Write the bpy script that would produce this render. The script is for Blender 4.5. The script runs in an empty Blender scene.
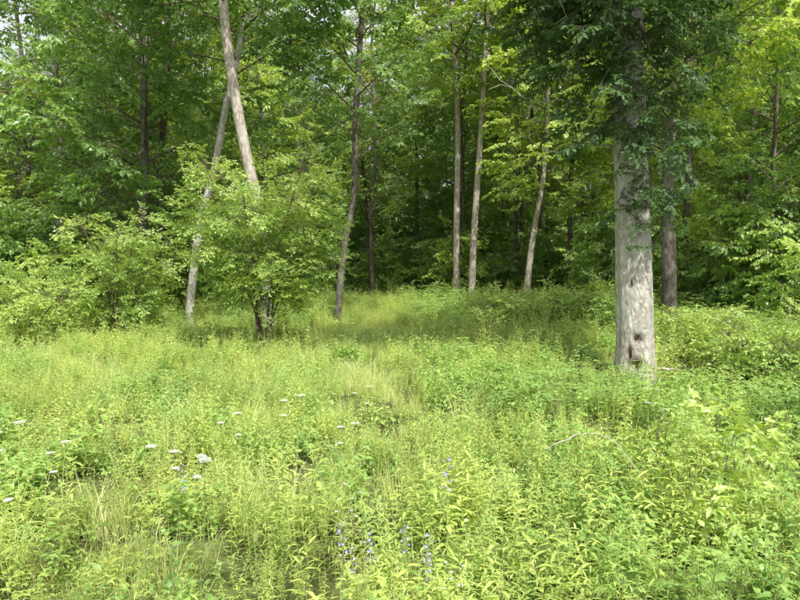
import bpy, math, numpy as np
from mathutils import Vector, noise
R = np.random.RandomState
rng = R(7)
scene = bpy.context.scene
rad = math.radians

# ------------------------------------------------------------------ camera
CAMZ = 1.65; F = 693.0; PITCH = math.atan(35/F)
cam_d = bpy.data.cameras.new("camera"); cam = bpy.data.objects.new("camera", cam_d)
scene.collection.objects.link(cam); scene.camera = cam
cam.location = (0, 0, CAMZ); cam.rotation_euler = (math.pi/2-PITCH, 0, 0)
cam_d.sensor_width = 36; cam_d.lens = 36*F/800; cam_d.clip_end = 1000; cam_d.clip_start = 0.05
def P(px, py, d):
    x = (px-400)/F; y = (300-py)/F
    dy = math.cos(PITCH)+y*math.sin(PITCH); dz = -math.sin(PITCH)+y*math.cos(PITCH)
    k = d/dy
    return np.array([x*k, d, CAMZ+dz*k])

# ------------------------------------------------------------------ light
SUNAZ = np.array([0.30, -0.74]); SUNAZ /= np.linalg.norm(SUNAZ); SUNEL = rad(54)
sdir = Vector((SUNAZ[0]*math.cos(SUNEL), SUNAZ[1]*math.cos(SUNEL), math.sin(SUNEL)))
sl = bpy.data.lights.new("sun", 'SUN'); sl.energy = 5.0; sl.angle = rad(0.6); sl.color = (1, 0.97, 0.89)
so = bpy.data.objects.new("sun", sl); scene.collection.objects.link(so)
so.rotation_euler = sdir.to_track_quat('Z', 'Y').to_euler(); so.location = (0, 0, 40)
w = bpy.data.worlds.new("World"); scene.world = w; w.use_nodes = True
nt = w.node_tree; bg = nt.nodes["Background"]
st = nt.nodes.new("ShaderNodeTexSky"); st.sky_type = 'NISHITA'; st.sun_disc = False
st.sun_elevation = SUNEL; st.sun_rotation = math.atan2(SUNAZ[0], SUNAZ[1]); st.dust_density = 8; st.air_density = 1.0
hs = nt.nodes.new("ShaderNodeHueSaturation"); hs.inputs["Saturation"].default_value = 0.5; hs.inputs["Value"].default_value = 1.2
# summer haze: the sky whitens towards the horizon
tc = nt.nodes.new("ShaderNodeTexCoord"); sx = nt.nodes.new("ShaderNodeSeparateXYZ"); hm = nt.nodes.new("ShaderNodeMapRange")
hm.inputs[1].default_value = 0.35; hm.inputs[2].default_value = 0.65; hm.inputs[3].default_value = 0.85; hm.inputs[4].default_value = 0.0
hx = nt.nodes.new("ShaderNodeMix"); hx.data_type = 'RGBA'; hx.inputs["B"].default_value = (6.6, 6.9, 7.2, 1)
nt.links.new(tc.outputs["Generated"], sx.inputs[0]); nt.links.new(sx.outputs[2], hm.inputs[0]); nt.links.new(hm.outputs[0], hx.inputs["Factor"])
nt.links.new(st.outputs[0], hs.inputs["Color"]); nt.links.new(hs.outputs[0], hx.inputs["A"]); nt.links.new(hx.outputs["Result"], bg.inputs[0]); bg.inputs[1].default_value = 0.15
scene.view_settings.view_transform = 'Standard'; scene.view_settings.look = 'None'; scene.view_settings.exposure = 0

# ------------------------------------------------------------------ terrain
def sstep(a, b, x):
    t = np.clip((x-a)/(b-a), 0, 1); return t*t*(3-2*t)
def H(x, y):
    x = np.asarray(x, float); y = np.asarray(y, float)
    h = 0.06*np.sin(x*0.9+1)*np.cos(y*0.7) + 0.05*np.sin(x*0.37-y*0.5) + 0.03*np.sin(2.1*x+1.3*y)
    h = h + 0.22*np.exp(-((x-2.6)**2/4+(y-12.5)**2/5))
    return h + 4.5*sstep(44, 76, y) + 1.5*sstep(30, 60, np.abs(x))

# ------------------------------------------------------------------ materials
def newmat(name):
    m = bpy.data.materials.new(name); m.use_nodes = True
    t = m.node_tree; t.nodes.clear(); return m, t, t.nodes, t.links
def leaf_mat(name, c1, c2, trans=0.45, gloss=0.05, tb=(1.4, 1.35, .75)):
    m, t, N, L = newmat(name)
    out = N.new("ShaderNodeOutputMaterial")
    att = N.new("ShaderNodeAttribute"); att.attribute_name = "v"
    oi = N.new("ShaderNodeObjectInfo")
    geo = N.new("ShaderNodeNewGeometry")
    no = N.new("ShaderNodeTexNoise"); no.inputs["Scale"].default_value = 0.6; no.inputs["Detail"].default_value = 0
    L.new(geo.outputs["Position"], no.inputs["Vector"])
    mr = N.new("ShaderNodeMapRange"); mr.inputs[1].default_value = 0.3; mr.inputs[2].default_value = 0.7
    L.new(no.outputs[0], mr.inputs[0])
    a1 = N.new("ShaderNodeMath"); a1.operation = 'MULTIPLY'; a1.inputs[1].default_value = 0.4
    L.new(att.outputs["Fac"], a1.inputs[0])
    a2 = N.new("ShaderNodeMath"); a2.operation = 'MULTIPLY_ADD'; a2.inputs[1].default_value = 0.3
    L.new(oi.outputs["Random"], a2.inputs[0]); L.new(a1.outputs[0], a2.inputs[2])
    a3 = N.new("ShaderNodeMath"); a3.operation = 'MULTIPLY_ADD'; a3.inputs[1].default_value = 0.3
    L.new(mr.outputs[0], a3.inputs[0]); L.new(a2.outputs[0], a3.inputs[2])
    def mixc(a, b):
        mx = N.new("ShaderNodeMix"); mx.data_type = 'RGBA'
        mx.inputs["A"].default_value = (*a, 1); mx.inputs["B"].default_value = (*b, 1)
        L.new(a3.outputs[0], mx.inputs["Factor"]); return mx.outputs["Result"]
    pr = N.new("ShaderNodeBsdfDiffuse"); L.new(mixc(c1, c2), pr.inputs[0])
    tr = N.new("ShaderNodeBsdfTranslucent")
    cl = lambda c: tuple(min(.9, c[i]*tb[i]) for i in range(3))
    L.new(mixc(cl(c1), cl(c2)), tr.inputs[0])
    ms = N.new("ShaderNodeMixShader"); ms.inputs[0].default_value = trans
    L.new(pr.outputs[0], ms.inputs[1]); L.new(tr.outputs[0], ms.inputs[2])
    gl = N.new("ShaderNodeBsdfGlossy"); gl.inputs["Roughness"].default_value = .45; gl.inputs[0].default_value = (.9, .95, 1, 1)
    m2 = N.new("ShaderNodeMixShader"); m2.inputs[0].default_value = gloss
    L.new(ms.outputs[0], m2.inputs[1]); L.new(gl.outputs[0], m2.inputs[2]); L.new(m2.outputs[0], out.inputs[0])
    return m
def bark_mat(name, dark, light, sc=(9, 9, 4.0), bump=0.5, lichen=0.25):
    m, t, N, L = newmat(name)
    out = N.new("ShaderNodeOutputMaterial"); pr = N.new("ShaderNodeBsdfPrincipled")
    geo = N.new("ShaderNodeNewGeometry"); mp = N.new("ShaderNodeMapping"); mp.inputs["Scale"].default_value = sc
    L.new(geo.outputs["Position"], mp.inputs[0])
    n1 = N.new("ShaderNodeTexNoise"); n1.inputs["Scale"].default_value = 2.2; n1.inputs["Detail"].default_value = 8; n1.inputs["Roughness"].default_value = 0.65
    vo = N.new("ShaderNodeTexVoronoi"); vo.feature = 'DISTANCE_TO_EDGE'; vo.inputs["Scale"].default_value = 2.6
    L.new(mp.outputs[0], n1.inputs["Vector"])
    wr = N.new("ShaderNodeMix"); wr.data_type = 'RGBA'; wr.inputs["Factor"].default_value = 0.35
    L.new(mp.outputs[0], wr.inputs["A"]); L.new(n1.outputs["Color"], wr.inputs["B"]); L.new(wr.outputs["Result"], vo.inputs["Vector"])
    cr = N.new("ShaderNodeMapRange"); cr.inputs[1].default_value = 0.0; cr.inputs[2].default_value = 0.3
    L.new(vo.outputs["Distance"], cr.inputs[0])
    mu = N.new("ShaderNodeMath"); mu.operation = 'MULTIPLY_ADD'; mu.inputs[1].default_value = 0.4
    ns = N.new("ShaderNodeMapRange"); ns.inputs[1].default_value = 0.3; ns.inputs[2].default_value = 0.7; ns.inputs[4].default_value = 0.6
    L.new(n1.outputs[0], ns.inputs[0]); L.new(cr.outputs[0], mu.inputs[0]); L.new(ns.outputs[0], mu.inputs[2])
    c = N.new("ShaderNodeMix"); c.data_type = 'RGBA'; c.inputs["A"].default_value = (*dark, 1); c.inputs["B"].default_value = (*light, 1)
    L.new(mu.outputs[0], c.inputs["Factor"])
    n2 = N.new("ShaderNodeTexNoise"); n2.inputs["Scale"].default_value = 3.5; n2.inputs["Detail"].default_value = 5
    L.new(geo.outputs["Position"], n2.inputs["Vector"])
    m2 = N.new("ShaderNodeMapRange"); m2.inputs[1].default_value = 0.5; m2.inputs[2].default_value = 0.62; m2.inputs[4].default_value = lichen
    L.new(n2.outputs[0], m2.inputs[0])
    c2 = N.new("ShaderNodeMix"); c2.data_type = 'RGBA'; c2.inputs["B"].default_value = (0.56, 0.57, 0.50, 1)
    L.new(c.outputs["Result"], c2.inputs["A"]); L.new(m2.outputs[0], c2.inputs["Factor"])
    sa = N.new("ShaderNodeAttribute"); sa.attribute_name = "scar"
    c3 = N.new("ShaderNodeMix"); c3.data_type = 'RGBA'; c3.inputs["B"].default_value = (0.045, 0.028, 0.018, 1)
    L.new(c2.outputs["Result"], c3.inputs["A"]); L.new(sa.outputs["Fac"], c3.inputs["Factor"])
    L.new(c3.outputs["Result"], pr.inputs["Base Color"]); pr.inputs["Roughness"].default_value = 0.9
    pr.inputs["Specular IOR Level"].default_value = 0.15
    bp = N.new("ShaderNodeBump"); bp.inputs["Strength"].default_value = bump; bp.inputs["Distance"].default_value = 0.03
    L.new(mu.outputs[0], bp.inputs["Height"]); L.new(bp.outputs[0], pr.inputs["Normal"])
    L.new(pr.outputs[0], out.inputs[0]); return m
def plain_mat(name, c1, c2, scale=8, rough=0.9, bump=0.3):
    m, t, N, L = newmat(name)
    out = N.new("ShaderNodeOutputMaterial"); pr = N.new("ShaderNodeBsdfDiffuse")
    geo = N.new("ShaderNodeNewGeometry"); n1 = N.new("ShaderNodeTexNoise"); n1.inputs["Scale"].default_value = scale; n1.inputs["Detail"].default_value = 3 if bump else 0
    L.new(geo.outputs["Position"], n1.inputs["Vector"])
    mr = N.new("ShaderNodeMapRange"); mr.inputs[1].default_value = 0.35; mr.inputs[2].default_value = 0.65; L.new(n1.outputs[0], mr.inputs[0])
    c = N.new("ShaderNodeMix"); c.data_type = 'RGBA'; c.inputs["A"].default_value = (*c1, 1); c.inputs["B"].default_value = (*c2, 1)
    L.new(mr.outputs[0], c.inputs["Factor"]); L.new(c.outputs["Result"], pr.inputs[0])
    if bump:
        bp = N.new("ShaderNodeBump"); bp.inputs["Strength"].default_value = bump; bp.inputs["Distance"].default_value = 0.02
        L.new(n1.outputs[0], bp.inputs["Height"]); L.new(bp.outputs[0], pr.inputs["Normal"])
    L.new(pr.outputs[0], out.inputs[0]); return m

M_GRASS = leaf_mat("grass_blade", (0.38, 0.52, 0.12), (0.84, 0.90, 0.36), tb=(1.25, 1.15, .8), gloss=.06)
M_FORB = leaf_mat("forb_leaf", (0.28, 0.46, 0.10), (0.80, 0.89, 0.26), tb=(1.3, 1.2, .75), gloss=.06)
M_BROAD = leaf_mat("broad_leaf", (0.14, 0.31, 0.085), (0.50, 0.70, 0.18))
M_FERN = leaf_mat("fern_leaf", (0.22, 0.40, 0.09), (0.46, 0.62, 0.16))
M_BRAM = leaf_mat("bramble_leaf", (0.15, 0.31, 0.085), (0.45, 0.62, 0.17))
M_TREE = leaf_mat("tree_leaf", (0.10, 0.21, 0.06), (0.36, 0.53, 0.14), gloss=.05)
M_TREEY = leaf_mat("sunlit_tint_tree_leaf", (0.20, 0.35, 0.065), (0.60, 0.73, 0.18), gloss=.04)  # paler, yellower copy of the tree leaf, sunlight put into its colour
M_OAK = leaf_mat("oak_leaf", (0.06, 0.115, 0.04), (0.13, 0.23, 0.075), trans=0.35, gloss=.025)
M_SHRUB = leaf_mat("shrub_leaf", (0.23, 0.40, 0.085), (0.58, 0.73, 0.19))
M_STEM = plain_mat("green_stem", (0.24, 0.32, 0.11), (0.42, 0.46, 0.18), 20, bump=0)
M_DRY = plain_mat("dry_stem", (0.52, 0.49, 0.27), (0.72, 0.69, 0.41), 15, bump=0)
M_WHITE = leaf_mat("white_petal", (0.8, 0.82, 0.78), (0.88, 0.88, 0.86), trans=0.2, tb=(1, 1, 1))
M_PURP = leaf_mat("violet_petal", (0.38, 0.35, 0.64), (0.54, 0.50, 0.80), trans=0.3, tb=(1, 1, 1))
M_TWIG = plain_mat("twig_bark", (0.08, 0.065, 0.05), (0.20, 0.16, 0.12), 15, bump=0)
M_DEADW = plain_mat("dead_wood", (0.34, 0.31, 0.27), (0.56, 0.53, 0.48), 12, bump=0)
M_BARKG = bark_mat("grey_bark", (0.24, 0.215, 0.19), (0.66, 0.63, 0.58), lichen=0.5, bump=0.8)
M_BARKP = bark_mat("pale_bark", (0.20, 0.165, 0.135), (0.62, 0.56, 0.49), sc=(7, 7, 3))
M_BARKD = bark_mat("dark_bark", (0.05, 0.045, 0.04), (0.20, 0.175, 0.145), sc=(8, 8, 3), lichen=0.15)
M_GROUND = plain_mat("forest_soil", (0.06, 0.055, 0.03), (0.13, 0.17, 0.055), 2.5, bump=0.6)

# ------------------------------------------------------------------ mesh builder
def emat(rx, ry, rz):
    cx, sx, cy, sy, cz, sz = math.cos(rx), math.sin(rx), math.cos(ry), math.sin(ry), math.cos(rz), math.sin(rz)
    return np.array([[cz, -sz, 0], [sz, cz, 0], [0, 0, 1]])@np.array([[cy, 0, sy], [0, 1, 0], [-sy, 0, cy]])@np.array([[1, 0, 0], [0, cx, -sx], [0, sx, cx]])
class MB:
    def __init__(s): s.v = []; s.f = []; s.m = []; s.a = []; s.n = 0
    def add(s, vs, fs, mat=0, val=0.5):
        b = s.n; s.v.append(np.asarray(vs, float).reshape(-1, 3)); s.n += len(s.v[-1])
        for f in fs: s.f.append(tuple(i+b for i in f)); s.m.append(mat); s.a.append(val)
    def merge(s, o, off, rot, sc, dv=0):
        if len(o.v) > 1: o.v = [np.vstack(o.v)]
        V = (o.v[0]*sc)@emat(*rot).T+off
        b = s.n; s.v.append(V); s.n += len(V)
        s.f += [tuple([i+b for i in f]) for f in o.f]; s.m += o.m; s.a += [min(1, max(0, q+dv)) for q in o.a] if dv else o.a
    def obj(s, name, mats, smooth=True, parent=None, coll=True):
        me = bpy.data.meshes.new(name); V = np.vstack(s.v) if s.v else np.zeros((0, 3))
        me.from_pydata(V.tolist(), [], s.f); me.update()
        for m in mats: me.materials.append(m)
        me.polygons.foreach_set("material_index", s.m)
        me.polygons.foreach_set("use_smooth", [smooth]*len(s.f))
        at = me.attributes.new("v", 'FLOAT', 'FACE'); at.data.foreach_set("value", s.a)
        o = bpy.data.objects.new(name, me)
        if coll: scene.collection.objects.link(o)
        if parent: o.parent = parent
        return o
def nrm(a): a = np.asarray(a, float); return a/(math.sqrt(float((a*a).sum()))+1e-9)
def cr3(a, b): return np.array([a[1]*b[2]-a[2]*b[1], a[2]*b[0]-a[0]*b[2], a[0]*b[1]-a[1]*b[0]])
LANCE = [(0, .12), (.3, .9), (.7, .7), (1, .02)]
OVATE = [(0, .1), (.18, .85), (.4, 1), (.7, .65), (1, .02)]
SIMPLE = [(0, .1), (.4, 1), (1, .03)]
OAKL = [(0, .08), (.16, .45), (.24, .25), (.38, .8), (.46, .35), (.62, 1), (.7, .45), (.84, .65), (1, .08)]
def leaf(mb, p, d, n, Ln, W, rows=OVATE, fold=.25, droop=.15, mat=0, val=.5):
    d = nrm(d); s = nrm(cr3(d, n)); n = cr3(s, d); vs = []; fs = []
    if rows == 'dia':
        c = p+d*Ln*.42; u = n*fold*W*.5; t = p+d*Ln; t[2] -= droop*Ln
        mb.add([p, c+s*W*.5+u, t, c-s*W*.5+u], [(0, 1, 2), (0, 2, 3)], mat, val); return
    for t, ww in rows:
        c = p+d*Ln*t+np.array([0, 0, -droop*Ln*t*t]); o = s*W*.5*ww; u = n*fold*W*.5*ww
        vs += [c-o+u, c, c+o+u]
    for i in range(len(rows)-1):
        a = 3*i; fs += [(a, a+1, a+4, a+3), (a+1, a+2, a+5, a+4)]
    mb.add(vs, fs, mat, val)
def palmate(mb, p, d, n, S, mat=0, val=.5, droop=.25):
    d = nrm(d); s = nrm(cr3(d, n)); n = cr3(s, d)
    side = [(-160, .45), (-135, .62), (-100, .45), (-65, .95), (-38, .5), (-15, .85), (0, 1.15)]
    allp = side+[(-a, r) for a, r in side[::-1][1:]]
    vs = [p+d*S*.15]
    for a, r in allp:
        a = math.radians(a); q = p+d*S*.15+(d*math.cos(a)+s*math.sin(a))*S*.6*r+n*abs(math.sin(a))*S*.12
        q = q-np.array([0, 0, droop*S*r*r*.4]); vs.append(q)
    k = len(allp); mb.add(vs, [(0, i, i+1) for i in range(1, k)], mat, val)
def tube(mb, pts, rr, sides=5, mat=0, val=.5):
    pts = np.asarray(pts, float); n = len(pts); T = np.gradient(pts, axis=0)
    T /= np.linalg.norm(T, axis=1)[:, None]+1e-9
    ref = np.array([1., 0, 0]) if abs(T[0][0]) < .9 else np.array([0, 1., 0])
    A = np.cross(T, ref); A /= np.linalg.norm(A, axis=1)[:, None]+1e-9; B = np.cross(T, A)
    an = np.arange(sides)*2*math.pi/sides
    V = pts[:, None, :]+(A[:, None, :]*np.cos(an)[None, :, None]+B[:, None, :]*np.sin(an)[None, :, None])*np.asarray(rr)[:, None, None]
    fs = []
    for i in range(n-1):
        for j in range(sides):
            k = (j+1) % sides; fs.append((i*sides+j, i*sides+k, (i+1)*sides+k, (i+1)*sides+j))
    mb.add(V.reshape(-1, 3), fs, mat, val)

# ------------------------------------------------------------------ instancing
TOT = [0]
def proto_coll(name, objs):
    c = bpy.data.collections.new(name)
    for o in objs: c.objects.link(o)
    return c
def scatter(name, coll, pos, rot, scl, idx, parent=None):
    me = bpy.data.meshes.new(name); pos = np.asarray(pos, float); TOT[0] += len(pos)
    me.vertices.add(len(pos)); me.vertices.foreach_set("co", pos.ravel())
    a = me.attributes.new("rot", 'FLOAT_VECTOR', 'POINT'); a.data.foreach_set("vector", np.asarray(rot, float).ravel())
    a = me.attributes.new("scl", 'FLOAT', 'POINT'); a.data.foreach_set("value", np.asarray(scl, float).ravel())
    a = me.attributes.new("idx", 'INT', 'POINT'); a.data.foreach_set("value", np.asarray(idx, int).ravel())
    me.update()
    o = bpy.data.objects.new(name, me); scene.collection.objects.link(o)
    if parent: o.parent = parent
    g = bpy.data.node_groups.new(name+"_nodes", 'GeometryNodeTree')
    g.interface.new_socket("Geometry", in_out='INPUT', socket_type='NodeSocketGeometry')
    g.interface.new_socket("Geometry", in_out='OUTPUT', socket_type='NodeSocketGeometry')
    N, L = g.nodes, g.links
    gi = N.new("NodeGroupInput"); go = N.new("NodeGroupOutput"); ip = N.new("GeometryNodeInstanceOnPoints")
    ci = N.new("GeometryNodeCollectionInfo"); ci.inputs["Collection"].default_value = coll
    ci.inputs["Separate Children"].default_value = True; ci.inputs["Reset Children"].default_value = True
    def na(nm, ty):
        q = N.new("GeometryNodeInputNamedAttribute"); q.data_type = ty; q.inputs["Name"].default_value = nm; return q.outputs["Attribute"]
    e = N.new("FunctionNodeEulerToRotation"); L.new(na("rot", 'FLOAT_VECTOR'), e.inputs[0])
    L.new(gi.outputs[0], ip.inputs["Points"]); L.new(ci.outputs[0], ip.inputs["Instance"]); ip.inputs["Pick Instance"].default_value = True
    L.new(na("idx", 'INT'), ip.inputs["Instance Index"]); L.new(e.outputs[0], ip.inputs["Rotation"]); L.new(na("scl", 'FLOAT'), ip.inputs["Scale"])
    L.new(ip.outputs[0], go.inputs[0])
    md = o.modifiers.new("scatter", 'NODES'); md.node_group = g
    return o
def empty(name, loc=(0, 0, 0)):
    o = bpy.data.objects.new(name, None); o.empty_display_size = .3; scene.collection.objects.link(o); return o

# ------------------------------------------------------------------ plant prototypes
def patchy(name, mats, fn, k, rad_, seed, smooth=True):
    r = R(seed); out = MB(); src = [fn(seed*10+i) for i in range(3)]
    for i in range(k):
        a = i*2.4; d = rad_*math.sqrt((i+.4)/k); out.merge(src[i % 3], np.array([math.cos(a)*d+r.normal(0, .04), math.sin(a)*d+r.normal(0, .04), 0]), (r.normal(0, .08), r.normal(0, .08), r.uniform(0, 6.28)), r.uniform(.65, 1.25), r.normal(0, .2))
    return out.obj(name, mats, smooth, coll=False)
def grass(seed, n, hh, spread, width, seedheads=0, dry=.08):
    r = R(seed); mb = MB()
    for i in range(n):
        a = r.uniform(0, 6.28); ln = hh*r.uniform(.5, 1.1); b = np.array([r.normal(0, spread), r.normal(0, spread), 0])
        lean = r.uniform(.05, .9); dr = np.array([math.cos(a), math.sin(a), 0]); sd = np.array([-dr[1], dr[0], 0])*math.cos(r.uniform(-1, 1))+np.array([0, 0, .2])
        vs = []; K = 5; w = width*r.uniform(.6, 1.3)
        for k in range(K):
            t = k/(K-1); q = b+dr*ln*lean*t**2+np.array([0, 0, ln*(t-.45*lean*t**3)]); ww = w*(1-t)**.6*.5+.0003
            vs += [q-sd*ww, q+sd*ww]
        mb.add(vs, [(2*k, 2*k+1, 2*k+3, 2*k+2) for k in range(K-1)], 1 if r.rand() < dry else 0, r.rand())
    for i in range(seedheads):
        a = r.uniform(0, 6.28); dr = np.array([math.cos(a), math.sin(a), 0]); ln = hh*r.uniform(1.0, 1.3)
        pts = [dr*ln*.25*t*t+np.array([0, 0, ln*t]) for t in np.linspace(0, 1, 5)]
        tube(mb, pts, np.linspace(.0015, .0007, 5), 3, 1)
        for k in range(16):
            t = r.uniform(.8, 1); q = dr*ln*.25*t*t+np.array([0, 0, ln*t]); u = nrm(r.normal(0, 1, 3)+[0, 0, 1])
            leaf(mb, q, u, r.normal(0, 1, 3), .014, .004, 'dia', mat=1, val=r.rand())
    return mb
def goldenrod(seed, stems, hh, L0, W0, npl=30, rows=LANCE):
    r = R(seed); mb = MB()
    for s in range(stems):
        b = np.array([r.normal(0, .05), r.normal(0, .05), 0]); a = r.uniform(0, 6.28); ln = hh*r.uniform(.65, 1.1); lean = r.uniform(0, .3)
        f = lambda t: b+np.array([math.cos(a)*lean*ln*t*t, math.sin(a)*lean*ln*t*t, ln*t])
        tube(mb, [f(t) for t in np.linspace(0, 1, 4)], np.linspace(.003, .001, 4), 3, 1)
        for i in range(npl):
            t = .12+.88*(i+r.rand()*.5)/npl; th = i*2.4+r.normal(0, .2); up = r.uniform(.1, .7)+2.7*max(0, t-.8)
            d = np.array([math.cos(th), math.sin(th), up]); sz = (1-.55*t**3)*r.uniform(.75, 1.15)*min(1, .5+t*1.5)
            leaf(mb, f(t), d, [0, 0, 1], L0*sz, W0*sz, rows, .3, r.uniform(.1, .6), 0, np.clip(r.normal(.45, .25)+.3*(t-.5), 0, 1))
    return mb
def opposite(seed, stems, hh, L0, W0, pairs=7):
    r = R(seed); mb = MB()
    for s in range(stems):
        b = np.array([r.normal(0, .06), r.normal(0, .06), 0]); a = r.uniform(0, 6.28); ln = hh*r.uniform(.6, 1.1); lean = r.uniform(0, .4)
        f = lambda t: b+np.array([math.cos(a)*lean*ln*t*t, math.sin(a)*lean*ln*t*t, ln*t])
        tube(mb, [f(t) for t in np.linspace(0, 1, 5)], np.linspace(.004, .0015, 5), 4, 1)
        for i in range(pairs):
            t = .25+.75*i/(pairs-1); th = i*1.57+r.normal(0, .2)
            for k in range(2):
                th2 = th+k*math.pi+r.normal(0, .15); d = np.array([math.cos(th2), math.sin(th2), r.uniform(.05, .5)+(t > .95)*.5]); sz = r.uniform(.7, 1.15)*(1-.45*t**2)
                p = f(t); q = p+nrm(d)*L0*.2*sz; tube(mb, [p, q], [.001, .001], 3, 1)
                leaf(mb, q, d, [r.normal(0, .2), r.normal(0, .2), 1], L0*sz, W0*sz, OVATE, .22, r.uniform(.2, .7), 0, r.rand())
    return mb
def bramble(name, seed, canes, hh, L0, mat):
    r = R(seed); mb = MB()
    for s in range(canes):
        b = np.array([r.normal(0, .12), r.normal(0, .12), 0]); a = r.uniform(0, 6.28); ln = hh*r.uniform(.7, 1.2); re = r.uniform(.3, .9)
        f = lambda t: b+np.array([math.cos(a)*re*ln*t**1.6, math.sin(a)*re*ln*t**1.6, ln*(t*1.25-.5*t**3)])
        tube(mb, [f(t) for t in np.linspace(0, 1, 7)], np.linspace(.005, .0015, 7), 4, 1)
        for i in range(13):
            t = .15+.85*i/12; th = i*2.4+r.normal(0, .3); d = nrm([math.cos(th), math.sin(th), .4]); p = f(t); q = p+d*L0*.7
            tube(mb, [p, q], [.0015, .001], 3, 1)
            for k, da in enumerate((-1.1, 0, 1.1)):
                e = np.array([math.cos(th+da), math.sin(th+da), .1]); sz = r.uniform(.8, 1.1)*(1.15 if k == 1 else .9)
                leaf(mb, q, e, [r.normal(0, .2), r.normal(0, .2), 1], L0*sz, L0*.62*sz, OVATE, .2, r.uniform(.1, .5), 0, r.rand())
    return mb.obj(name, [mat, M_STEM], coll=False)
def fern(name, seed, fronds, ln, mat=None, flat=.5):
    r = R(seed); mb = MB()
    for s in range(fronds):
        a = s*6.28/fronds+r.normal(0, .3); dr = np.array([math.cos(a), math.sin(a), 0]); l = ln*r.uniform(.8, 1.1); up = r.uniform(.6, 1.0)
        f = lambda t: dr*l*t*.8+np.array([0, 0, l*(up*t-flat*t*t)])
        tube(mb, [f(t) for t in np.linspace(0, 1, 8)], np.linspace(.004, .0012, 8), 4, 1)
        sd = np.array([-dr[1], dr[0], 0]); NP = 15; vv = r.rand()
        for i in range(NP):
            t = .2+.79*i/NP; pl = l*.28*(1-((t-.2)/.8))**.85*min(1, .6+(t-.2)*4)+.01; tang = nrm(f(t+.01)-f(t))
            for sg in (-1, 1):
                d = nrm(sd*sg+tang*.35+np.array([0, 0, -.05])); nn = cr3(tang, sd); nn = nn if nn[2] > 0 else -nn
                K = max(3, int(pl/.015)); p0 = f(t)
                for k in range(K):
                    tt = (k+.5)/K; q = p0+d*pl*tt-np.array([0, 0, .2*pl*tt*tt]); ll = .20*pl*(1-tt)**.7+.003
                    for s2 in (-1, 1):
                        e = nrm(cr3(d, nn)*s2+d*.5); leaf(mb, q, e, nn+r.normal(0, .25, 3), ll, ll*.38+.002, [(0, 1), (.6, .8), (1, .05)], .1, .2, 0, np.clip(vv+r.normal(0, .2), 0, 1))
    return mb.obj(name, [mat or M_FERN, M_STEM], coll=False)
def lowmat(seed):
    r = R(seed); mb = MB()
    for i in range(45):
        a = r.uniform(0, 6.28); rr = r.uniform(0, .2); b = np.array([math.cos(a)*rr, math.sin(a)*rr, 0]); h = r.uniform(.04, .28)
        th = r.uniform(0, 6.28)
        for k in range(3):
            th += 2.1; leaf(mb, b+[0, 0, h], [math.cos(th), math.sin(th), .2], [r.normal(0, .2), 0, 1], r.uniform(.02, .045), r.uniform(.014, .028), SIMPLE, .2, .3, 0, r.rand())
    return mb
def umbel(name, seed, hh):
    r = R(seed); mb = MB(); f = lambda t: np.array([.05*t*t, .03*t, hh*t])
    tube(mb, [f(t) for t in np.linspace(0, 1, 6)], np.linspace(.003, .0018, 6), 5, 1)
    heads = [(f(1), .030)]
    for k in range(2):
        a = r.uniform(0, 6.28); p = f(.6+.12*k); q = p+np.array([math.cos(a)*.1, math.sin(a)*.1, hh*r.uniform(.2, .32)]); tube(mb, [p, (p+q)/2+[math.cos(a)*.02, 0, 0], q], [.0016]*3, 4, 1); heads.append((q, .014+.01*r.rand()))
    for c, rr in heads:
        for i in range(22):
            a = i*2.4; rd = rr*math.sqrt((i+.5)/22); q = c+np.array([math.cos(a)*rd, math.sin(a)*rd, .022+.004*r.rand()-rd*.15])
            tube(mb, [c, q], [.0006, .0005], 3, 1)
            for k in range(7):
                b = k*.9; o = np.array([math.cos(b), math.sin(b), .25])*.0036*(k > 0)
                leaf(mb, q+o, [math.cos(b), math.sin(b), .1], [0, 0, 1], .005, .0045, 'dia', .1, 0, 2, r.rand())
    for i in range(12):
        t = .1+.6*i/12; a = i*2.4; d = np.array([math.cos(a), math.sin(a), .6])
        for k in range(5):
            dd = d+np.array([r.normal(0, .35), r.normal(0, .35), r.normal(0, .2)]); leaf(mb, f(t)+d*.03, dd, [0, 0, 1], .06, .007, SIMPLE, 0, .3, 0, r.rand())
    return mb.obj(name, [M_FORB, M_STEM, M_WHITE], coll=False)
def bellflower(name, seed, hh):
    r = R(seed); mb = MB(); f = lambda t: np.array([.06*t*t, .02*t, hh*t])
    tube(mb, [f(t) for t in np.linspace(0, 1, 6)], np.linspace(.003, .0015, 6), 5, 1)
    for i in range(16):
        t = .1+.6*i/16; a = i*2.4; leaf(mb, f(t), [math.cos(a), math.sin(a), .4], [0, 0, 1], .07, .022, LANCE, .2, .4, 0, r.rand())
    for i in range(8):
        t = .76+.23*i/8; a = i*2.4+r.normal(0, .3); out = nrm([math.cos(a), math.sin(a), r.uniform(-.1, .4)]); c = f(t)+out*.008
        u = nrm(cr3(out, [0, 0, 1])); v = cr3(out, u)
        for k in range(5):
            b = k*1.2566; rd = u*math.cos(b)+v*math.sin(b); leaf(mb, c, out*.9+rd*.75, out-rd, .0125, .008, OVATE, .15, 0, 2, r.rand())
    return mb.obj(name, [M_FORB, M_STEM, M_PURP], coll=False)
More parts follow.
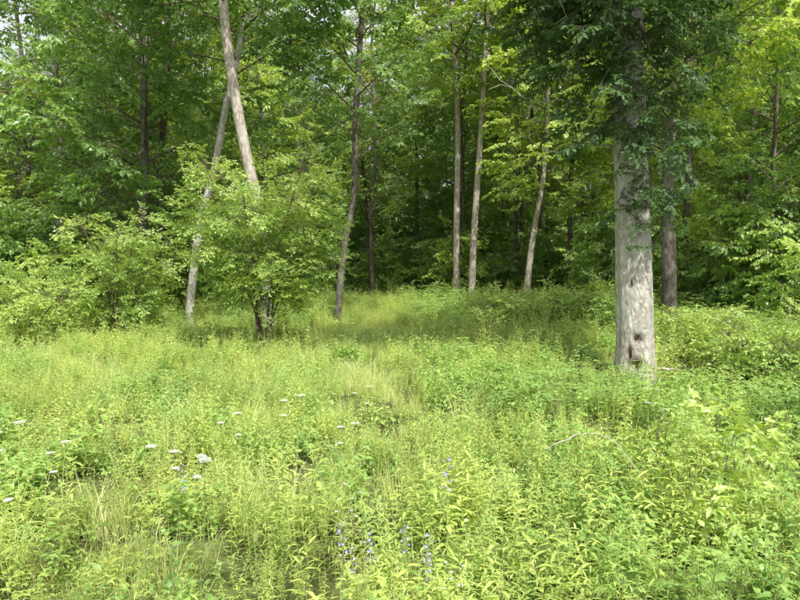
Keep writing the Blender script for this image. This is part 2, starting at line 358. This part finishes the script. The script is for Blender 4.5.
def aster(name, seed, hh):
    r = R(seed); mb = MB(); f = lambda t: np.array([.08*t*t, .02*t, hh*t])
    tube(mb, [f(t) for t in np.linspace(0, 1, 6)], np.linspace(.003, .0015, 6), 4, 1)
    for i in range(22):
        t = .15+.7*i/22; a = i*2.4; leaf(mb, f(t), [math.cos(a), math.sin(a), .5], [0, 0, 1], .06, .012, LANCE, .2, .4, 0, r.rand())
    for i in range(7):
        a = i*2.4; p = f(.75+.25*i/7); q = p+np.array([math.cos(a)*.05, math.sin(a)*.05, .05]); tube(mb, [p, q], [.001, .0008], 3, 1)
        for k in range(8):
            b = k*.785; leaf(mb, q, [math.cos(b), math.sin(b), .2], [0, 0, 1], .011, .005, SIMPLE, .1, 0, 2, r.rand())
    return mb.obj(name, [M_FORB, M_STEM, M_WHITE], coll=False)

GM = [M_GRASS, M_DRY]; FM = [M_FORB, M_STEM]; BM = [M_BROAD, M_STEM]
grass_c = proto_coll("grass_kinds", [patchy("grass_tuft_a", GM, lambda s: grass(s, 40, .40, .05, .005), 5, .22, 1), patchy("grass_tuft_b", GM, lambda s: grass(s, 30, .52, .06, .006, 1), 5, .24, 2),
                                     patchy("grass_tuft_c", GM, lambda s: grass(s, 55, .3, .08, .004, 0, .12), 5, .25, 3), patchy("grass_tuft_d", GM, lambda s: grass(s, 40, .45, .05, .006, 0), 5, .2, 4)])
forb_c = proto_coll("forb_kinds", [patchy("forb_a", FM, lambda s: goldenrod(s, 3, .56, .075, .014), 5, .25, 11), patchy("forb_b", FM, lambda s: goldenrod(s, 4, .45, .06, .013, 34), 5, .22, 12),
                                   patchy("forb_c", FM, lambda s: goldenrod(s, 2, .68, .085, .019, 30), 4, .25, 13), patchy("forb_d", FM, lowmat, 3, .2, 14), patchy("forb_e", FM, lambda s: goldenrod(s, 5, .38, .036, .010, 40, SIMPLE), 5, .22, 15)])
broad_c = proto_coll("broadleaf_kinds", [patchy("broadleaf_a", BM, lambda s: opposite(s, 4, .42, .075, .040), 4, .22, 21), patchy("broadleaf_b", BM, lambda s: opposite(s, 3, .5, .10, .05, 6), 4, .24, 22), patchy("broadleaf_c", BM, lambda s: opposite(s, 5, .34, .055, .033, 6), 4, .22, 23)])
bram_c = proto_coll("bramble_kinds", [bramble("bramble_a", 31, 7, .6, .07, M_BRAM), bramble("bramble_b", 32, 9, .75, .06, M_BRAM)])
fern_c = proto_coll("fern_kinds", [fern("fern_a", 41, 6, .42), fern("fern_b", 42, 5, .5)])
umb_c = proto_coll("umbel_kinds", [umbel("umbel_a", 51, .7), umbel("umbel_b", 52, .6)])
bell_c = proto_coll("bellflower_kinds", [bellflower("bell_a", 61, .6), bellflower("bell_b", 62, .5)])
ast_c = proto_coll("aster_kinds", [aster("aster_a", 71, .8), aster("aster_b", 72, .65)])

# ------------------------------------------------------------------ leaf sprays and leafy limbs
def spray_mb(seed, nleaf, LL, WW, rows='dia', spread=.42, droop=.3, flat=.25, kind=None):
    r = R(seed); mb = MB(); bend = r.normal(0, .1)
    f = lambda t: np.array([t, bend*t*t, -.12*t*t])
    tube(mb, [f(t) for t in (0, .5, 1)], [.006, .004, .002], 3, 1)
    tw = []
    for i in range(9):
        t = .12+.85*i/9; sg = 1 if i % 2 else -1; l = spread*(1.05-.6*t)*r.uniform(.7, 1.2); a = sg*r.uniform(.6, 1.1)
        d = nrm([math.cos(a), math.sin(a), r.normal(0, flat)]); p = f(t); tw.append((p, d, l)); tube(mb, [p, p+d*l], [.003, .0015], 3, 1)
    tw.append((f(.55), nrm(f(1)-f(.5)), .5))
    for i in range(nleaf):
        p, d, l = tw[i % len(tw)]; t = r.uniform(.15, 1.05); q = p+d*l*t-np.array([0, 0, .08*l*t*t])
        a = r.choice([-1, 1])*r.uniform(.3, 1.2); e = np.array([d[0]*math.cos(a)-d[1]*math.sin(a), d[0]*math.sin(a)+d[1]*math.cos(a), d[2]+r.normal(-.15, .25)])
        n = [r.normal(0, .45), r.normal(0, .45), 1]; s = r.uniform(.7, 1.15)
        if kind == 'palm': palmate(mb, q, e, n, LL*s, 0, r.rand())
        else: leaf(mb, q, e, n, LL*s, WW*s, rows, .25, droop*r.uniform(.3, 1.5), 0, r.rand())
    return mb
def spray(name, seed, mat, *a, **k): return spray_mb(seed, *a, **k).obj(name, [mat, M_TWIG], smooth=False, coll=False)
SPR = [spray_mb(1, 80, .12, .08), spray_mb(2, 70, .13, .085), spray_mb(3, 90, .105, .075), spray_mb(4, 75, .12, .08)]
LIMB = 2.2
def limb_set(cname, pre, mat, n, seed, per=13):
    objs = []
    for j in range(n):
        r = R(seed+j); mb = MB(); by = r.normal(0, .12)
        g = lambda t: np.array([LIMB*t, by*LIMB*t*t, .35*t*(1-.6*t)])
        tube(mb, [g(t) for t in (0, .25, .5, .75, 1)], [.03, .023, .016, .010, .004], 5, 1)
        for k in range(per):
            t = .2+.8*(k+r.rand())/per; p = g(min(t, 1)); sg = 1 if k % 2 else -1; sa = sg*r.uniform(.3, 1.3); l2 = LIMB*.4*(1.1-.7*t)*r.uniform(.2, 1)
            q = p+np.array([math.cos(sa)*l2, math.sin(sa)*l2, r.normal(0, .25)*l2+r.normal(0, .1)])
            tube(mb, [p, (p+q)/2+[0, 0, .05*l2], q], [.008, .006, .004], 3, 1)
            mb.merge(SPR[r.randint(4)], q, (r.normal(0, .4), r.normal(.1, .35), sa+r.normal(0, .4)), r.uniform(.7, 1.1), r.normal(0, .12))
        objs.append(mb.obj(pre+"_%02d" % j, [mat, M_TWIG], smooth=False, coll=False))
    return proto_coll(cname, objs)
NL = 7
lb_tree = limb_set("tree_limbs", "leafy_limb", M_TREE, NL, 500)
lb_sun = limb_set("sunlit_tint_limbs", "sunny_limb", M_TREEY, NL, 600)
sp_oak = proto_coll("oak_sprays", [spray("oakspray_a", 7, M_OAK, 80, .13, .085, OAKL, droop=.35), spray("oakspray_b", 8, M_OAK, 90, .12, .08, OAKL, droop=.35)])
sp_shr = proto_coll("shrub_sprays", [spray("shrubspray_a", 9, M_SHRUB, 110, .08, .045, SIMPLE), spray("shrubspray_b", 10, M_SHRUB, 95, .09, .05, SIMPLE)])
sp_map = proto_coll("maple_sprays", [spray("maplespray_a", 16, M_SHRUB, 22, .22, .1, kind='palm', droop=.5), spray("maplespray_b", 17, M_SHRUB, 18, .24, .1, kind='palm', droop=.5)])

# ------------------------------------------------------------------ trees
def smooth_path(ctrl, n, r, wob):
    ctrl = np.array(ctrl, float); m = len(ctrl); t = np.linspace(0, m-1, n); out = []
    for u in t:
        i = min(int(u), m-2); f = u-i; p0 = ctrl[max(i-1, 0)]; p1 = ctrl[i]; p2 = ctrl[i+1]; p3 = ctrl[min(i+2, m-1)]
        out.append(.5*((2*p1)+(p2-p0)*f+(2*p0-5*p1+4*p2-p3)*f*f+(3*p1-p0-3*p2+p3)*f**3))
    out = np.array(out); k = r.uniform(0, 6, 2); z = out[:, 2]
    out[:, 0] += wob*np.sin(z*.8+k[0]); out[:, 1] += wob*np.sin(z*.7+k[1]); return out
def grow(mb, S, r, ctrl, r0, r1, z0, nl, Rc, per, sc=1., sides=8, wob=.05, lift=(.1, .7), flare=1.35, nseg=18, subr=1., limbs=False):
    path = smooth_path(ctrl, nseg, r, wob); n = len(path)
    rr = np.interp(np.linspace(0, 1, n), [0, 1], [r0, r1]); rr[0] *= flare; rr[1] *= 1+(flare-1)*.3
    tube(mb, path, rr, sides, 0)
    zt = path[-1, 2]
    for i in range(nl):
        u = (i+r.rand())/nl; z = z0+(zt-z0)*u*.98; c = np.array([np.interp(z, path[:, 2], path[:, k]) for k in (0, 1)]+[z])
        rl = np.interp(z, path[:, 2], rr); a = i*2.4+r.normal(0, .4)
        pf = (.55+.45*math.sin(math.pi*min(1, u*1.1+.05)))*(1-.45*u**3)
        ln = Rc*pf*r.uniform(.65, 1.15); el = r.uniform(*lift)
        if limbs:
            S[0].append(c); S[1].append((r.normal(0, .25), -el*.8, a)); S[2].append(sc*min(1.35, max(.6, ln/LIMB))); continue
        hd = np.array([math.cos(a), math.sin(a)])
        g = lambda t: c+np.array([hd[0]*ln*t, hd[1]*ln*t, ln*t*math.tan(el)*(1-.35*t)])
        rb = min(rl*.45, .012+ln*.009)*subr; pts = [g(t) for t in (0, .25, .5, .75, 1)]
        tube(mb, pts, [rb, rb*.75, rb*.5, rb*.3, rb*.12], 5, 0)
        for k in range(per):
            t = .25+.75*(k+r.rand())/per; p = g(min(t, 1)); sg = 1 if k % 2 else -1; sa = a+sg*r.uniform(.3, 1.3); l2 = ln*.4*(1.1-.7*t)*r.uniform(.2, 1)
            q = p+np.array([math.cos(sa)*l2, math.sin(sa)*l2, r.normal(0.0, .25)*l2+r.normal(0, .1)])
            tube(mb, [p, (p+q)/2+[0, 0, .05*l2], q], [.008*subr, .006*subr, .004*subr], 3, 0)
            S[0].append(q); S[1].append((r.normal(0, .4), r.normal(.1, .35), sa+r.normal(0, .4))); S[2].append(sc*r.uniform(.65, 1.1))
def finish(name, mb, S, coll, bark, seed=0, ncol=3):
    e = empty(name); t = mb.obj("trunk_and_limbs", [bark], parent=e)
    if S[0]:
        rr = R(seed+99); scatter("foliage", coll, S[0], S[1], S[2], rr.randint(0, ncol, len(S[0])), parent=e)
    return e
def base(px, d): p = P(px, 300, d); return np.array([p[0], d, float(H(p[0], d))-.05])

# --- the oak at right (detailed trunk)
def oak():
    d = 9.4; r = R(5); b = base(633, d)
    ctrl = [b, P(634, 375, d), P(633, 260, d), P(631, 130, d), P(628, 0, d), P(630, -170, d)+[0, .2, 0], P(640, -420, d)]
    path = smooth_path(ctrl, 190, r, .015); z = path[:, 2]; zz = z-b[2]
    rr = np.interp(zz, [0, .25, .6, 2, 4, 6, 9, 12], [.36, .275, .24, .225, .205, .19, .15, .06]); S = 56
    an = np.arange(S)*2*math.pi/S; V = np.zeros((len(path), S, 3)); sc = np.zeros((len(path), S))
    for i, p in enumerate(path):
        for j, a in enumerate(an):
            q = Vector((math.cos(a)*2.2, math.sin(a)*2.2, z[i]*.5)); k = rr[i]
            k += .018*noise.noise(q*1.3)+.012*noise.noise(Vector((math.cos(a)*7, math.sin(a)*7, z[i]*1.6)))+.006*noise.noise(Vector((math.cos(a)*13, math.sin(a)*13, z[i]*9)))
            k += .05*math.exp(-zz[i]*3)*math.sin(a*5+1)
            for (sa, szz, sw, sh, dep) in ((-1.75, .72, .38, .05, .035), (-2.2, .52, .20, .13, .05), (-1.85, .38, .55, .07, .03), (-2.05, 1.45, .16, .05, .03), (-1.6, 2.3, .1, .06, .02)):
                da = (a-sa+math.pi) % (2*math.pi)-math.pi; wv = .8*noise.noise(Vector((da*9, zz[i]*12, 3)))
                g = math.exp(-((da/sw)**2+((zz[i]-szz)/sh)**2)*(1.0+wv)); k -= dep*g; sc[i, j] = max(sc[i, j], min(1, max(0, g*2.2-.55)))
            V[i, j] = p+np.array([math.cos(a)*k, math.sin(a)*k, 0])
    mb = MB(); fs = [(i*S+j, i*S+(j+1) % S, (i+1)*S+(j+1) % S, (i+1)*S+j) for i in range(len(path)-1) for j in range(S)]
    mb.add(V.reshape(-1, 3), fs)
    e = empty("oak_tree"); o = mb.obj("trunk", [M_BARKG], parent=e)
    at = o.data.attributes.new("scar", 'FLOAT', 'POINT'); at.data.foreach_set("value", sc.ravel())
    mb = MB(); SS = [[], [], []]
    def limb(py, tx, ty, dd, nsp, rb=.03, leafy=.2, sc=1.):
        a = P(630, py, d); t_ = P(tx, ty, d+dd); mid = (a+t_)/2+[0, 0, .25]
        g = lambda t: (1-t)**2*a+2*t*(1-t)*mid+t*t*t_
        tube(mb, [g(t) for t in np.linspace(0, 1, 7)], np.linspace(rb, .006, 7), 6)
        for k in range(nsp):
            t = leafy+(1-leafy)*(k+r.rand())/nsp; p = g(t); dv = g(min(1, t+.05))-g(t-.05); a0 = math.atan2(dv[1], dv[0])+r.normal(0, .9)
            q = p+np.array([r.normal(0, .16), r.normal(0, .25), r.normal(0, .12)]); tube(mb, [p, q], [.005, .004], 3)
            SS[0].append(q); SS[1].append((r.normal(0, .5), r.normal(.15, .35), a0)); SS[2].append(r.uniform(.4, .7)*sc)
    for (py, tx, ty, dd, n) in ((30, 560, 62, -.4, 16), (0, 545, 8, .3, 18), (115, 600, 132, -.3, 8), (85, 672, 112, .4, 12), (20, 690, 50, -.3, 18), (-10, 590, -10, -.6, 16),
                            (130, 655, 145, -.5, 8), (-5, 555, 35, .6, 14), (-30, 695, 10, .5, 20), (-30, 530, -25, 0, 20), (60, 600, 85, -.6, 10), (-40, 650, -40, -.8, 16), (25, 650, 50, -.7, 12), (0, 515, 25, .2, 14), (5, 600, 30, -.8, 12), (-20, 570, 20, .9, 16), (50, 665, 85, -.5, 10), (70, 535, 85, .2, 9)):
        limb(py, tx, ty, dd, n)
    for (py, tx, ty, dd, n) in ((200, 652, 214, -.3, 10), (190, 618, 205, -.3, 5), (165, 652, 182, -.35, 10), (100, 642, 118, -.5, 10), (50, 632, 60, -.5, 8), (222, 644, 230, -.32, 6), (140, 648, 152, -.4, 10), (120, 660, 138, -.3, 8), (80, 625, 92, -.4, 8), (20, 630, 30, -.5, 8), (145, 618, 158, -.35, 6), (120, 622, 135, -.4, 5)):
        limb(py, tx, ty, dd, n, .01, .5, .62)
    for (py, tx, ty, dd) in ((112, 500, 85, -.2), (80, 528, 60, .4), (150, 520, 140, .3), (60, 560, 10, -.5)):
        a = P(628, py, d); t_ = P(tx, ty, d+dd); pts = [a+(t_-a)*t+[0, r.normal(0, .03), .14*math.sin(t*7)*t+r.normal(0, .03)] for t in np.linspace(0, 1, 12)]
        tube(mb, pts, np.linspace(.016, .003, 12), 5, 1)
        for k in range(9):
            p = pts[3+k % 9]; q = p+np.array([r.uniform(-.4, .1), r.normal(0, .2), r.normal(0, .25)]); tube(mb, [p, (p+q)/2+[0, 0, .05], q], [.005, .0035, .002], 4, 1)
    grow(mb, SS, r, [P(628, -90, d), P(630, -200, d), P(640, -420, d)], .16, .05, 6.2, 22, 3.0, 12, sc=1.0, wob=.01, flare=1)
    mb.obj("limbs", [M_BARKD, M_DEADW], parent=e)
    rr2 = R(9); scatter("foliage", sp_oak, SS[0], SS[1], SS[2], rr2.randint(0, 2, len(SS[0])), parent=e)
oak()

def img_tree(name, pts, r0, r1, bark, coll, z0, nl, Rc, per, seed, top=None, **kw):
    mb = MB(); S = [[], [], []]; r = R(seed); d0 = pts[0][2]
    b = base(pts[0][0], d0); ctrl = [b]+[P(*p) for p in pts]
    grow(mb, S, r, ctrl, r0, r1, z0, nl, Rc, per, wob=.02, sides=14, nseg=40, limbs=True, **kw)
    return finish(name, mb, S, coll, bark, seed, NL)
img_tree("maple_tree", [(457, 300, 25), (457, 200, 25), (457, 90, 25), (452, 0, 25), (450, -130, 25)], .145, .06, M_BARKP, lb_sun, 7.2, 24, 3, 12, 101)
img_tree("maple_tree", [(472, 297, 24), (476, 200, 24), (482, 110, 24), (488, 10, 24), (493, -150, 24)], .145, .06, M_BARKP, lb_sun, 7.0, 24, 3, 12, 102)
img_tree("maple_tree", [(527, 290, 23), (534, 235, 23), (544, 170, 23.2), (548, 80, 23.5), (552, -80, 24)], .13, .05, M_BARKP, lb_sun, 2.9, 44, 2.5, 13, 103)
img_tree("ash_tree", [(189, 305, 17), (199, 230, 17), (215, 170, 17), (228, 100, 17), (243, 25, 17), (262, -130, 17)], .11, .07, M_BARKG, lb_tree, 6.0, 20, 2.8, 13, 104)
img_tree("ash_tree", [(268, 320, 15), (262, 230, 15), (246, 150, 15), (232, 70, 15), (223, 0, 15), (212, -160, 15)], .14, .09, M_BARKP, lb_tree, 6.6, 16, 2.8, 13, 105)
img_tree("ash_tree", [(337, 320, 18), (343, 250, 18), (354, 190, 18), (357, 100, 18), (363, 0, 18), (368, -130, 18)], .10, .055, M_BARKD, lb_tree, 4.2, 24, 2.2, 12, 106)
img_tree("beech_tree", [(668, 290, 15), (668, 200, 15), (672, 100, 15), (680, 0, 15), (690, -170, 15)], .17, .11, M_BARKD, lb_sun, 3.8, 28, 2.8, 12, 107)
img_tree("beech_tree", [(415, 300, 33), (417, 220, 33), (417, 120, 33), (420, 20, 33)], .10, .07, M_BARKD, lb_tree, 4.0, 22, 2.8, 12, 108)
img_tree("beech_tree", [(141, 300, 19), (145, 200, 19), (143, 100, 19), (147, 10, 19), (150, -120, 19)], .12, .08, M_BARKD, lb_tree, 2.0, 36, 3.0, 13, 109)

# --- multi-stemmed shrubs
def multi(name, px, d, stems, htop, spread, coll, seed, nl, Rc, per, sc, z0=.5, ncol=2, r0=.022, bs=.14, subr=1.):
    mb = MB(); S = [[], [], []]; r = R(seed); b = base(px, d)
    for i in range(stems):
        a = i*6.28/stems+r.rand(); o = np.array([math.cos(a), math.sin(a), 0])
        h = htop*r.uniform(.7, 1.05)
        grow(mb, S, r, [b+o*bs, b+o*(bs+.06)+[0, 0, h*.3], b+o*spread*.5+[0, 0, h*.65], b+o*spread+[0, 0, h]], r0, r0*.35, b[2]+z0, nl, Rc, per, sc=sc, sides=6, wob=.04, lift=(.1, .8), nseg=10, flare=1.1, subr=subr)
    return finish(name, mb, S, coll, M_TWIG, seed, ncol)
multi("dogwood_shrub", 264, 12.5, 8, 3.6, 1.15, sp_shr, 201, 16, .8, 8, .5, z0=1.0, subr=.6)
multi("dogwood_shrub", 120, 15, 6, 2.7, .9, sp_shr, 202, 12, .8, 7, .55, z0=.4, subr=.6)
multi("dogwood_shrub", 30, 14, 5, 1.5, .9, sp_shr, 203, 9, .7, 6, .55, z0=.3, subr=.6)
for (px, dd, hh, sd_) in ((585, 13.5, 1.15, 204), (515, 14.5, 1.0, 205), (720, 10.5, .95, 206), (790, 9, .9, 207)):
    multi("honeysuckle_shrub", px, dd, 7, hh, .8, sp_shr, sd_, 9, .55, 8, .5, z0=.05, subr=.45, r0=.012)
multi("maple_sapling", 712, 4.2, 2, .85, .16, sp_map, 208, 6, .22, 2, .36, z0=.35, r0=.006, bs=.03, subr=.4)
multi("maple_sapling", 655, 5.0, 2, .70, .16, sp_map, 209, 5, .2, 2, .34, z0=.3, r0=.006, bs=.03, subr=.4)

# --- background forest
def edge(x, y):
    px = 400+x/y*F
    return np.interp(px, [-300, 0, 180, 320, 400, 500, 620, 720, 800, 1100], [15, 18, 21, 26, 30, 27, 22, 18, 16, 13])
def sap_set(cname, pre, mat, n, seed):
    objs = []
    for j in range(n):
        r = R(seed+j); mb = MB(); S = [[], [], []]; t = MB()
        grow(t, S, r, [[0, 0, -.1], [.1, 0, 1.4], [r.normal(0, .3), 0, 2.8]], .016, .005, .2, 14, 1.0, 5, sc=.85, sides=4, nseg=5, wob=.03, subr=.6)
        t.m = [1]*len(t.f); mb.merge(t, np.zeros(3), (0, 0, 0), 1)
        for p, e, s in zip(*S): mb.merge(SPR[r.randint(4)], p, e, s, r.normal(0, .12))
        objs.append(mb.obj(pre+"_%02d" % j, [mat, M_TWIG], smooth=False, coll=False))
    return objs
sap_c = proto_coll("sapling_kinds", sap_set("", "sapling_a", M_SHRUB, 3, 700)+sap_set("", "sapling_b", M_TREE, 3, 710)+sap_set("", "sapling_c", M_BRAM, 2, 720))
def forest():
    r = R(31); pts = []; tries = 0
    while tries < 8000:
        tries += 1; y = r.uniform(13, 66); x = r.uniform(-1, 1)*(.62*y+4)
        if y < edge(x, y)+r.uniform(0, 1): continue
        md = 2.6 if y < 36 else 3.0
        if any((x-a)**2+(y-b)**2 < md*md for a, b in pts): continue
        pts.append((x, y))
    mbt = MB(); SA = [[], [], []]; SB = [[], [], []]
    for x, y in pts:
        ed = edge(x, y); front = y < ed+5; big = r.rand() < (.3 if front else .6); farr = y > 40; px = 400+x/y*F
        sun = r.rand() < np.interp(px, [0, 350, 600, 800], [.35, .45, .65, .8])*(1 if y < ed+9 else .2)  # rear rows mostly take the darker leaf, forest shade put into the colour
        h = r.uniform(13, 20) if big else r.uniform(6.5, 12)
        z = float(H(x, y))
        if px < 38: h = min(h, max(3.5, (.26*y+1.65-z)*r.uniform(.75, 1.1)))
        if 285 < px < 330: h = min(h, (.32*y+1.65-z))
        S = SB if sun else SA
        lx, ly = r.normal(0, .5, 2); r0 = h*.0062*r.uniform(.8, 1.2)
        z0 = z+min(h*.4, (r.uniform(3, 5.5) if big else r.uniform(.8, 2.6)))
        grow(mbt, S, r, [[x, y, z-.1], [x+lx*.5, y+ly*.5, z+h*.5], [x+lx, y+ly, z+h]], r0, .03, z0, int((15 if farr else 25)*min(1, h/9+.2)),
             h*.15 if big else h*.2, 8, sc=1.4 if farr else 1.08, sides=7, nseg=8, wob=.12, limbs=True)
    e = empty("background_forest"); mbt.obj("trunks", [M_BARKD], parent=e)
    scatter("shaded_foliage", lb_tree, *SA, r.randint(0, NL, len(SA[0])), parent=e)  # darker leaf colour stands in for shade
    scatter("sunny_foliage", lb_sun, *SB, r.randint(0, NL, len(SB[0])), parent=e)  # paler leaf colour stands in for sunlight
    S = [[], [], []]; ix = []
    for k in range(620):
        back = k >= 360
        y = r.uniform(38, 68) if back else r.uniform(14, 44); x = r.uniform(-1, 1)*(.60*y+2)
        if y < edge(x, y)-1.5: continue
        px = 400+x/y*F; gap = 345 < px < 435 and y < 37
        S[0].append([x, y, float(H(x, y))]); S[1].append((r.normal(0, .08), r.normal(0, .08), r.uniform(0, 6.28))); S[2].append((r.uniform(1.2, 2.2) if back else r.uniform(.45, 1.45))*(.6 if gap else 1))
        ix.append(r.randint(3, 6) if back else r.randint(0, 8))
    scatter("understory_saplings", sap_c, *S, ix)
forest()

# --- unseen trees beside and behind the viewpoint, added to shade the meadow
def shade_tree(x, y, h, Rc, seed, nl=24, z0=5.5, r0=.22):
    mb = MB(); S = [[], [], []]; r = R(seed); z = float(H(x, y))
    grow(mb, S, r, [[x, y, z-.1], [x+.2, y, z+h*.5], [x, y+.3, z+h]], r0, .05, z+z0, nl, Rc, 1, sc=1.0, sides=12, nseg=24, limbs=True)
    finish("maple_tree", mb, S, lb_tree, M_BARKG, seed, NL)
shade_tree(7.2, -3.0, 12, 2.4, 301, nl=9); shade_tree(10.8, 1.0, 13, 3.0, 302, nl=14); shade_tree(2.0, -3.2, 9.5, 1.5, 303, nl=3, z0=7, r0=.12)

# ------------------------------------------------------------------ ground
xs = np.concatenate([np.linspace(-150, -32, 20), np.linspace(-30, 30, 121), np.linspace(32, 150, 20)]); ys = np.concatenate([np.linspace(-100, -10, 14), np.linspace(-8, 60, 137), np.linspace(63, 250, 30)])
X, Y = np.meshgrid(xs, ys); Z = H(X, Y); mb = MB(); nx = len(xs)
mb.add(np.stack([X, Y, Z], -1).reshape(-1, 3), [(j*nx+i, j*nx+i+1, (j+1)*nx+i+1, (j+1)*nx+i) for j in range(len(ys)-1) for i in range(nx-1)])
mb.obj("ground", [M_GROUND])

# ------------------------------------------------------------------ meadow
def pathd(x, y): return np.abs(x-(-.25-.02*y+.25*np.sin(y*.35)))
def points(r, dens):
    out = []
    for (y0, y1, k) in ((-1.5, 6, 1.0), (6, 14, .75), (14, 24, .5), (24, 36, .35)):
        n = int(dens*k*(y1-y0)*2*(.66*y1+2.0)); y = r.uniform(y0, y1, n); x = r.uniform(-1, 1, n)*(.66*y1+2.0)
        m = np.abs(x) < .62*np.maximum(y, 0)+1.6; m &= (x**2+y**2) > .9**2; out.append(np.stack([x[m], y[m]], 1))
    return np.vstack(out)
def patch(x, y, s, o):
    return np.array([noise.noise(Vector((a*s+o, b*s, o*1.7))) for a, b in zip(x, y)])
def place(name, coll, dens, keep, sfun, ncol, seed, tilt=.1):
    r = R(seed); p = points(r, dens); x, y = p[:, 0], p[:, 1]; k = r.rand(len(x)) < keep(x, y); x, y = x[k], y[k]; n = len(x)
    rot = np.stack([r.normal(0, tilt, n), r.normal(0, tilt, n), r.uniform(0, 6.28, n)], 1); s = sfun(x, y)*r.uniform(.7, 1.25, n)
    near = np.sqrt(x*x+y*y) < 2.2; s = np.where(near, np.minimum(s, .85), s)
    return scatter(name, coll, np.stack([x, y, H(x, y)-.01], 1), rot, s, r.randint(0, ncol, n))
right = lambda x, y: sstep(-.05, .35, x/np.maximum(y, 1))
far = lambda y: sstep(10, 24, y)
path = lambda x, y: (pathd(x, y) < .5)*(y > 5)*1.0
place("meadow_grass", grass_c, 10, lambda x, y: np.clip(.40-.28*right(x, y)-.25*far(y)+.6*patch(x, y, .5, 3)+.3*path(x, y), 0, 1), lambda x, y: .85+.2*far(y)-.15*path(x, y), 4, 401)
place("goldenrod_plants", forb_c, 14, lambda x, y: np.clip(.78+.7*patch(x, y, .6, 9)-.2*path(x, y)-.2*right(x, y), .3, 1), lambda x, y: .85+.4*far(y)+.3*patch(x, y, .4, 5)-.12*path(x, y), 5, 402)
place("broadleaf_plants", broad_c, 9, lambda x, y: np.clip(.42+.3*right(x, y)+.8*patch(x, y, .7, 17)-.2*path(x, y)-.1*far(y), .08, 1), lambda x, y: .85+.3*far(y)+.05*right(x, y), 3, 403)
place("bramble_shrubs", bram_c, 6, lambda x, y: np.clip(.12+.6*far(y)+.40*right(x, y)+.9*patch(x, y, .35, 27), 0, 1)*(pathd(x, y) > .8)*(y > 3), lambda x, y: .7+.4*far(y)+.1*right(x, y), 2, 404)
place("fern_patch", fern_c, 2.5, lambda x, y: np.clip(-.1+.9*right(x, y), 0, 1)*(y > 3.0)*(y < 20), lambda x, y: .9+0*x, 2, 405)
place("white_asters", ast_c, 1.5, lambda x, y: np.clip(.3*(y > 5)+1.2*patch(x, y, .4, 33), 0, 1)*(np.abs(x/np.maximum(y, 1)-.03) < .2), lambda x, y: .85+0*x, 2, 406)
def at_pix(name, coll, lst, hbase, n, seed):
    r = R(seed); pos = []; rot = []; sc = []
    for px, py, top in lst:
        yy = (CAMZ-top)/((py-265)/F); p = P(px, py, yy); g = float(H(p[0], yy)); pos.append([p[0], yy, g]); rot.append([r.normal(0, .05), r.normal(0, .05), r.uniform(0, 6.28)]); sc.append(max(.5, (p[2]-g)/hbase))
    scatter(name, coll, pos, rot, sc, r.randint(0, n, len(pos)))
at_pix("queen_annes_lace", umb_c, [(18, 428, .72), (60, 452, .68), (160, 452, .66), (198, 458, .7), (230, 405, .7), (8, 482, .65), (348, 413, .65), (295, 400, .66), (365, 380, .7), (650, 410, .6)], .68, 2, 1)
at_pix("violet_bellflowers", bell_c, [(378, 505, .60), (366, 520, .57), (408, 503, .6), (432, 530, .56), (450, 460, .68), (355, 525, .56), (195, 464, .62), (425, 515, .59)], .58, 2, 2)
r = R(77)
for (px, d, s) in ((622, 3.3, .85), (770, 3.3, .8), (610, 5.5, 1.0)):
    b = base(px, d); b[2] += .15; scatter("fern", fern_c, [b], [(0, 0, r.uniform(0, 6))], [s], [1])

# ------------------------------------------------------------------ fallen branches
def stick(name, pts, r0, mat, twigs=4, seed=0):
    rr = R(seed); mb = MB(); path = smooth_path(pts, 22, rr, 0); path += rr.normal(0, .005, path.shape)
    tube(mb, path, np.linspace(r0, r0*.35, 22), 6)
    for k in range(twigs):
        i = rr.randint(4, 20); q = path[i]+np.array([rr.normal(0, .2), rr.normal(0, .15), rr.uniform(0, .2)]); tube(mb, [path[i], (path[i]+q)/2+[0, 0, .03], q], [r0*.4, r0*.3, r0*.15], 4)
    mb.obj(name, [mat])
stick("dead_branch", [P(545, 450, 4.4), P(575, 436, 4.4), P(598, 434, 4.4), P(622, 450, 4.3), P(648, 490, 4.1)], .004, M_DEADW, 0, 1)
stick("fallen_branch", [P(655, 368, 9.6), P(690, 372, 9.4), P(730, 380, 9.2)], .022, M_DEADW, 6, 3)
stick("fallen_branch", [P(665, 362, 10), P(700, 378, 9.3), P(745, 372, 9.0)], .015, M_DEADW, 5, 4)
print("INSTANCES", TOT)
